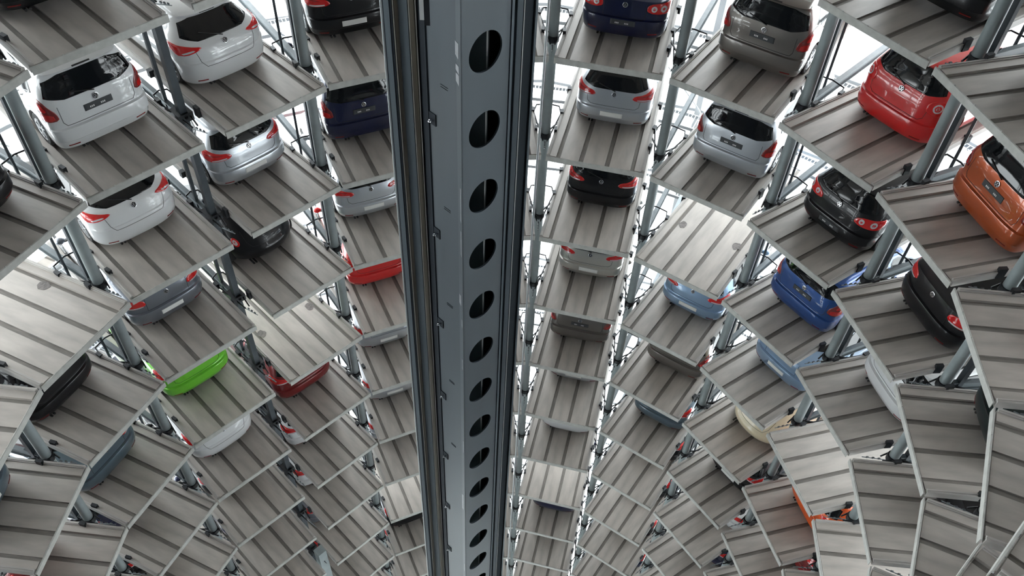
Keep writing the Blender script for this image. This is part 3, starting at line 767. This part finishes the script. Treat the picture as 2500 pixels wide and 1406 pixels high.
for b, (x, y, th) in BAYS.items():
    lv_in = []
    for l in range(-5, 12):
        base = Vector((x, y, lev(l)))
        ok = False
        for dx in (0, PL * .5, PL):
            for dy in (-PW / 2, 0, PW / 2):
                q = project(base + er(th) * dx + et(th) * dy)
                if q and -180 < q[0] < 2680 and -160 < q[1] < 1500: ok = True
        if ok or (b, l) in carname or (l < 0 and -3 < b): lv_in.append(l)
    for i, l in enumerate(lv_in):
        o = plat if not used else copy_tree(plat); used = True; nplat += 1
        o.location = (x, y, lev(l)); o.rotation_euler = (0, 0, pi / 2 - th)
        if (b, l) in SHORT: lab = 'grey ribbed platform carrying the ' + SHORT[(b, l)]
        else:
            ab = [k for k in SHORT if k[0] == b and k[1] < l]
            if (b, l) in BRIGHT: adj = 'bright bare platform'
            else: adj = 'bare grey platform'
            if ab:
                k = max(ab, key=lambda q: q[1]); lab = '%s %s below the %s' % (adj, NUM[l - k[1]], SHORT[k])
            else:
                be = [k for k in SHORT if k[0] == b and k[1] > l]
                if be:
                    k = min(be, key=lambda q: q[1]); lab = '%s %s above the %s' % (adj, NUM[k[1] - l], SHORT[k])
                else: lab = '%s, %s from the top in the %s' % (adj, ORD[i - 3], STK.get(b, 'stack near the camera, number %s' % {-4:'one',-5:'two',-6:'three',-7:'four',-8:'five'}.get(b, 'six')))
        tag(o, lab, 'platform', 'car platforms ringing the tower')
        if (b, l) in {(0,1),(2,3),(6,2)}:
            spots = {(0,1):[(1.79,-.74)],(2,3):[(1.8,-.74),(1.85,.74)],(6,2):[(1.81,.71),(1.9,-.74)]}[(b, l)]
            for sx, sy in spots:
                bm = bmesh.new(); N = 14
                bm.faces.new([bm.verts.new((sx + .15 * cos(2 * pi * k / N) * random.uniform(.8, 1.1), sy + .11 * sin(2 * pi * k / N) * random.uniform(.8, 1.1), FLOOR_Z + .004)) for k in range(N)])
                s_ = fin('tyre_scuff', bm, SCUFF, o); s_['label'] = 'dark tyre scuff'
print('platforms', nplat)

# ------------------------------------------------------------------ columns in the wedges between bays
blist = list(range(-8, 12))
def corner(b, s):
    x, y, th = BAYS[b]; return Vector((x, y, 0)) + et(th) * (s * PW / 2), th
for i, b in enumerate(blist):
    nb = blist[(i + 1) % 20]
    if b in (-8, -7, -6, -5, -4, 11): continue
    c0, t0 = corner(b, 1); c1, t1 = corner(nb, -1)
    m = (c0 + c1) / 2; ta = (t0 + t1) / 2; e = er(ta); s = et(ta)
    gap = b == 1
    names = {1:'dark square box column between the two white coupes stacks', 0:'round grey column between the far left stack and the lime green hatchback stack',
             -1:'round grey column between the two leftmost stacks', -2:'round grey column at the lower left edge', -3:'round grey column beyond the lower left corner', 2:'round grey column between the dark red hatchback stack and the mast',
             3:'round grey column behind the mast, left', 4:'round grey column just right of the mast, left of the navy sedan', 5:'round grey column between the navy sedan and the large brown grey van',
             6:'round grey column between the large brown grey van and the red tall hatchback', 7:'round grey column between the red tall hatchback and the orange van', 8:'round grey column right of the orange van and black sedan',
             9:'round grey column at the right edge of the photo', 10:'round grey column at the bottom right'}
    root = empty('column', (m.x, m.y, 0), pi / 2 - ta)
    tag(root, names[b], 'column', None if gap else 'round columns between the platform stacks')
    top = lev(-5)
    if gap:
        bm = bmesh.new(); box(bm, (1.1, -.07, 0), (1.26, .07, top)); fin('post', bm, MT['dark'], root)
        bm = bmesh.new(); box(bm, (1.78, -.035, 0), (1.85, .035, top)); fin('guide_bar', bm, MT['dark'], root)
        bm = bmesh.new(); box(bm, (.42, -.15, 0), (.72, .15, lev(6.75))); fin('lower_post', bm, MT['tube'], root)
    else:
        bm = bmesh.new(); tube(bm, [(1.0, 0, 0), (1.0, 0, top)], .108, 20); fin('post', bm, MT['tube'], root, smooth=True, angle=radians(50))
        bm = bmesh.new()
        box(bm, (1.26, -.06, 0), (1.28, .06, top)); box(bm, (1.28, -.06, 0), (1.35, -.045, top)); box(bm, (1.28, .045, 0), (1.35, .06, top))
        fin('guide_channel', bm, MT['dark'], root)
        bm = bmesh.new(); tube(bm, [(1.95, .1, 0), (1.95, .1, top)], .03, 8); fin('drain_pipe', bm, MT['dark'], root)
    for l in range(-2, 12):
        z = lev(l) + .08
        # bracket: collar, arms with roller blocks, loop behind, strut to the tip
        bm = bmesh.new()
        yo = lambda x: (.05 + x * math.tan(abs(t1 - t0) / 2) + .02 + (.12 if gap else 0))
        if not gap: tube(bm, [(1.0, 0, z - .16), (1.0, 0, z - .02)], .135, 16)
        else: box(bm, (1.04, -.15, z - .16), (1.4, .15, z + .02))
        for q in (-1, 1):
            box(bm, (.86, q * yo(.95) - .035, z - .05), (1.0, q * yo(.95) + .035, z + .16))
            bar(bm, (1.0, 0, z - .06), (1.45, q * yo(1.7), z + .02), .03, .03)
            tube(bm, [(.75, q * .05, z - .1), (1.7, q * yo(1.75) * .92, z + .02), (1.95, q * yo(1.8) * .75, z + .05), (2.02, 0, z + .05)], .018, 6)
            box(bm, (1.62, q * yo(1.7) - .04, z - .03), (1.76, q * yo(1.7) + .04, z + .12))
            box(bm, (2.6, q * yo(2.6) - .05, z - .03), (2.72, q * yo(2.6) + .05, z + .12))
        fin('bracket', bm, MT['black'], root)
        bm = bmesh.new()
        tube(bm, [(.86, .02, z - .2), (.3, .0, z + .0)], .010, 6);
        for q_ in (.42, .56, .70): box(bm, (q_ - .025, -.014, z - .04 - (q_ - .42) * .3), (q_ + .025, .014, z - .01 - (q_ - .42) * .3))
        tube(bm, [(1.0, 0, z - .3), (1.5, 0, z - .02)], .02, 6)
        fin('strut', bm, MT['beam'], root)
        bm = bmesh.new()
        box(bm, (1.15, -.05, z - .26), (5.9, .05, z - .245)); box(bm, (1.15, -.008, z - .25), (5.9, .008, z - .07)); box(bm, (1.15, -.05, z - .075), (5.9, .05, z - .06))
        fin('radial_beam', bm, MT['beam'], root)

# ------------------------------------------------------------------ walkway rings outside the platforms
def walkway():
    bm = bmesh.new(); N = 80; r0, r1 = 13.95, 14.6
    for rr in (r0, r1):
        for k in range(N):
            a, b_ = 2 * pi * k / N, 2 * pi * (k + 1) / N
            hh = .10
            bar(bm, (CEN.x + rr * cos(a), CEN.y + rr * sin(a), 0), (CEN.x + rr * cos(b_), CEN.y + rr * sin(b_), 0), .035, hh)
    for k in range(900):
        a = 2 * pi * k / 900
        bar(bm, (CEN.x + r0 * cos(a), CEN.y + r0 * sin(a), .04), (CEN.x + r1 * cos(a), CEN.y + r1 * sin(a), .04), .022, .02)
    return bm
ww = empty('walkway')
fin('grating', walkway(), MT['grate'], ww)
for i, l in enumerate(range(-2, 12)):
    o = ww if i == 0 else copy_tree(ww)
    o.location = (0, 0, lev(l) - .05)
    tag(o, kind='structure')

# ------------------------------------------------------------------ lift mast in the middle
A = Vector((-.5405, 8.0312)); B = Vector((-.0372, 8.5344))
ZB, ZTm = .02, ZC + 3.2
mast = empty('lift_mast', (A.x, A.y, 0)); tag(mast, 'tall grey steel lift mast with a row of round holes in the middle', 'mast')
def loc(p): return (p[0] - A.x, p[1] - A.y)
# perforated face
PITCH = .1222 * 3.25 * 2.55
HR = .095 * 2.55
zh0 = ZC - .6245 * 3.25 * 2.55
cdir = (B - A); wid = cdir.length; cdir.normalize(); nrm = Vector((cdir.y, -cdir.x))
c0 = Vector((-.1134 * 2.55, 3.248 * 2.55)); sc = (c0 - A).dot(cdir)
bm = bmesh.new()
holes = [zh0 + k * PITCH for k in range(-38, 14) if zh0 + k * PITCH > ZB + .6 and zh0 + k * PITCH < ZTm - .6]
def fp(u, z, o): p = A + cdir * u - nrm * o; return (p.x - A.x, p.y - A.y, z)
K = 40
TH = .025
for hz in holes:
    z0_, z1_ = hz - PITCH / 2, hz + PITCH / 2
    layers = []
    for o in (0., TH):
        inn = []; out = []
        for k in range(K):
            a = 2 * pi * k / K; cx, cz = cos(a), sin(a)
            inn.append(bm.verts.new(fp(sc + HR * cx, hz + HR * cz, o)))
            tx = ((wid - sc) if cx > 0 else sc) / max(abs(cx), 1e-6); tz = (PITCH / 2) / max(abs(cz), 1e-6); t = min(tx, tz)
            out.append(bm.verts.new(fp(sc + t * cx, hz + t * cz, o)))
        # corner fix
        for k in range(K): bm.faces.new((inn[k], inn[(k + 1) % K], out[(k + 1) % K], out[k]))
        for k in range(K):
            a, b_ = out[k].co, out[(k + 1) % K].co
            if abs(a.z - b_.z) > 1e-5 and (Vector(a.xy) - Vector(b_.xy)).length > 1e-5:
                ang = 2 * pi * (k + .5) / K
                cu = wid if cos(ang) > 0 else 0.; cz = z1_ if sin(ang) > 0 else z0_
                v = bm.verts.new(fp(cu, cz, o)); bm.faces.new((out[k], out[(k + 1) % K], v))
        layers.append(inn)
    for k in range(K): bm.faces.new((layers[0][k], layers[0][(k + 1) % K], layers[1][(k + 1) % K], layers[1][k]))
o = fin('perforated_face', bm, MT['mast'], mast)
zlo, zhi = holes[0] - PITCH / 2, holes[-1] + PITCH / 2
def wallstrip(name, pts, m, th=.02, z0_=zlo, z1_=zhi):
    bm = bmesh.new()
    for a, b_ in zip(pts, pts[1:]):
        a = Vector(a); b_ = Vector(b_); d = (b_ - a).normalized(); n = Vector((-d.y, d.x)) * th
        prism(bm, [loc(a), loc(b_), loc(b_ + n), loc(a + n)], z0_, z1_)
    return fin(name, bm, m, mast)
E1 = Vector((-.9296, 8.4204)); E2 = Vector((-1.0485, 8.5392))
wallstrip('web_plate', [A, E1], MT['mast'], -.02)
wallstrip('web_recess', [E1, E1 + Vector((-.02, .06)), E2 + Vector((.0, .03))], MT['mastd'])  # shade inside the recess is put into the darker colour
# grease rail
def vbox(name, c, w_, d_, ang, m, z0_=zlo, z1_=zhi):
    bm = bmesh.new(); c = Vector(c); u = Vector((cos(ang), sin(ang))); v = Vector((-u.y, u.x))
    prism(bm, [loc(c + u * (sx * w_ / 2) + v * (sy * d_ / 2)) for sx, sy in ((-1, -1), (1, -1), (1, 1), (-1, 1))], z0_, z1_)
    return fin(name, bm, m, mast)
import math as _m
def azp(az, rho): a = radians(az); return Vector((sin(a) * rho, cos(a) * rho))
vbox('greased_rail', azp(-7.22, 8.62), .055, .05, -.3, MT['grease'])
vbox('greased_rail', azp(-6.85, 8.66), .03, .06, -.3, MT['grease'])
vbox('rail_edge', azp(-7.02, 8.58), .010, .02, 0, MT['worn'])
vbox('rail_edge', azp(-7.50, 8.57), .008, .02, 0, MT['worn'])
vbox('guide_flange', azp(-7.92, 8.66), .115, .05, -.15, MT['mastl'])
vbox('guide_groove', azp(-8.38, 8.64), .035, .04, -.15, MT['grease'])
vbox('rail_edge', azp(-8.60, 8.61), .009, .02, 0, MT['worn'])
vbox('guide_groove', azp(-8.74, 8.66), .03, .04, -.15, MT['mastd'])
vbox('guide_flange', azp(-9.03, 8.67), .06, .05, -.15, MT['mastl'])
vbox('guide_backing', azp(-8.2, 8.76), .34, .08, -.15, MT['mastd'])
# right hand profile
vbox('right_groove', azp(-.14, 8.56), .03, .05, .5, MT['mastl'])
vbox('right_groove', azp(.05, 8.60), .03, .04, .5, MT['mastd'])
vbox('right_flange', azp(.36, 8.60), .07, .04, .5, MT['mast'])
vbox('rail_edge', azp(.72, 8.53), .011, .02, 0, MT['plate'])  # highlight along the flange edge, painted as a thin white strip
D1 = azp(.72, 8.63); D2 = azp(1.42, 8.80)
MT['shade'] = mat('mast_shade_side_paint', (.012, .016, .02), .8, 0, spec=.1)  # mast paint darkened as shade on the side facing away from light
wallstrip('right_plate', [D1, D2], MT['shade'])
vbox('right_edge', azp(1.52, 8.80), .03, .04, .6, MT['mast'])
# back of the box and inner diaphragm
wallstrip('back_plate', [azp(1.5, 8.84), azp(0.2, 9.55), azp(-6.4, 9.6), azp(-9.0, 8.74)], MT['mastd'])
cc = c0 + Vector((.02, .24)); vbox('inner_plate', cc + Vector((-.22, .22)), .62, .02, radians(135), MT['tube'])
vbox('inner_edge', c0 + Vector((.008, .20)), .015, .013, 0, MT['plate'])
# bolts, lugs and scrapes on the web
wd = (E1 - A).normalized(); wn = Vector((wd.y, -wd.x)); wn = wn if wn.y < 0 else -wn
def wp(u, z, o): p = A + wd * u + wn * o; return Vector((p.x - A.x, p.y - A.y, z))
z = ZC - 6.73; kz = 0
for k in range(-3, 14):
    zz = ZC - 6.15 - k * 1.81
    bm = bmesh.new(); p = wp(.50, zz, 0); q = wp(.50, zz, .05)
    tube(bm, [p, q], .022, 8); tube(bm, [q, wp(.50, zz, .07)], .012, 6)
    fin('bolt', bm, MT['chrome'], mast)
bm = bmesh.new()
for k in range(-3, 14):
    zz = ZC - 6.15 - k * 1.81
    prism_pts = [wp(.44, zz - .07, .0), wp(.56, zz - .07, .0), wp(.56, zz + .09, .0), wp(.44, zz + .09, .0)]
    vs = [bm.verts.new(p) for p in prism_pts] + [bm.verts.new(p + Vector((wn.x, wn.y, 0)) * .012) for p in prism_pts]
    bm.faces.new(vs[4:]); 
    for i in range(4): bm.faces.new((vs[i], vs[(i + 1) % 4], vs[4 + (i + 1) % 4], vs[4 + i]))
fin('lug_plate', bm, MT['mastd'], mast)
bm = bmesh.new()
for k in range(0, 5):
    zz = ZC - 5.62 - k * 1.8
    for dz in (0, .03): bar(bm, wp(.22, zz + dz, .002), wp(.34, zz + dz, .002), .004, .007, (wn.x, wn.y, 0))
fin('stencil_marks', bm, MT['mastd'], mast)
bm = bmesh.new()
random.seed(9)
for zz, u, ww_, hh in [(4.95, .055, .05, .14), (5.22, .05, .05, .05), (5.33, .05, .05, .08), (6.9, .02, .012, .5), (7.6, .02, .012, .4), (8.8, .05, .035, .16), (9.3, .02, .012, .12), (10.2, .02, .012, .2), (12.4, .02, .012, .3), (14.2, .05, .04, .5), (17, .02, .012, .3), (20, .05, .03, .7)]:
    p = [wp(u - ww_ / 2, ZC - zz, .004), wp(u + ww_ / 2, ZC - zz + .02, .004), wp(u + ww_ / 2, ZC - zz - hh, .004), wp(u - ww_ / 2, ZC - zz - hh - .05, .004)]
    vs = [bm.verts.new(q) for q in p] + [bm.verts.new(q + Vector((wn.x, wn.y, 0)) * .003) for q in p]
    bm.faces.new(vs[4:])
    for i in range(4): bm.faces.new((vs[i], vs[(i + 1) % 4], vs[4 + (i + 1) % 4], vs[4 + i]))
s_ = fin('scrape', bm, MT['scrape'], mast); s_['label'] = 'pale bare scrape on the mast corner'
bm = bmesh.new()
vs = [bm.verts.new(wp(u, z_, o)) for z_ in (zlo, zhi) for u, o in ((.0, .0), (.0, .004), (.07, .004), (.07, .0))]
for i in range(4): bm.faces.new((vs[i], vs[(i + 1) % 4], vs[4 + (i + 1) % 4], vs[4 + i]))
bm.faces.new(vs[:4]); bm.faces.new(vs[4:])
fin('corner_strip', bm, MT['strip'], mast)
# hanging white bracket at the top of the mast
bm = bmesh.new()
p = azp(-6.55, 8.45); box(bm, (p.x - A.x - .03, p.y - A.y, ZC - 4.9), (p.x - A.x + .02, p.y - A.y + .06, ZC - 4.2)); fin('white_guide_shoe', bm, MT['plate'], mast)
bm = bmesh.new(); box(bm, (p.x - A.x + .02, p.y - A.y - .02, ZC - 4.95), (p.x - A.x + .14, p.y - A.y + .08, ZC - 4.2)); fin('shoe_bracket', bm, MT['black'], mast)

# guide ropes
for az, rho, r, m, lab in ((2.385, 7.6, .013, 'tube', 'thin pale guide rope just right of the mast'), (-9.42, 8.3, .012, 'zinc', 'thin guide rope along the left side of the mast')):
    bm = bmesh.new(); q = azp(az, rho); tube(bm, [(q.x, q.y, .0), (q.x, q.y, ZTm)], r, 10)
    tag(fin('guide_rope', bm, MT[m] if m != 'tube' else MT['zinc'], None, smooth=True, angle=radians(60)), lab, 'rope')
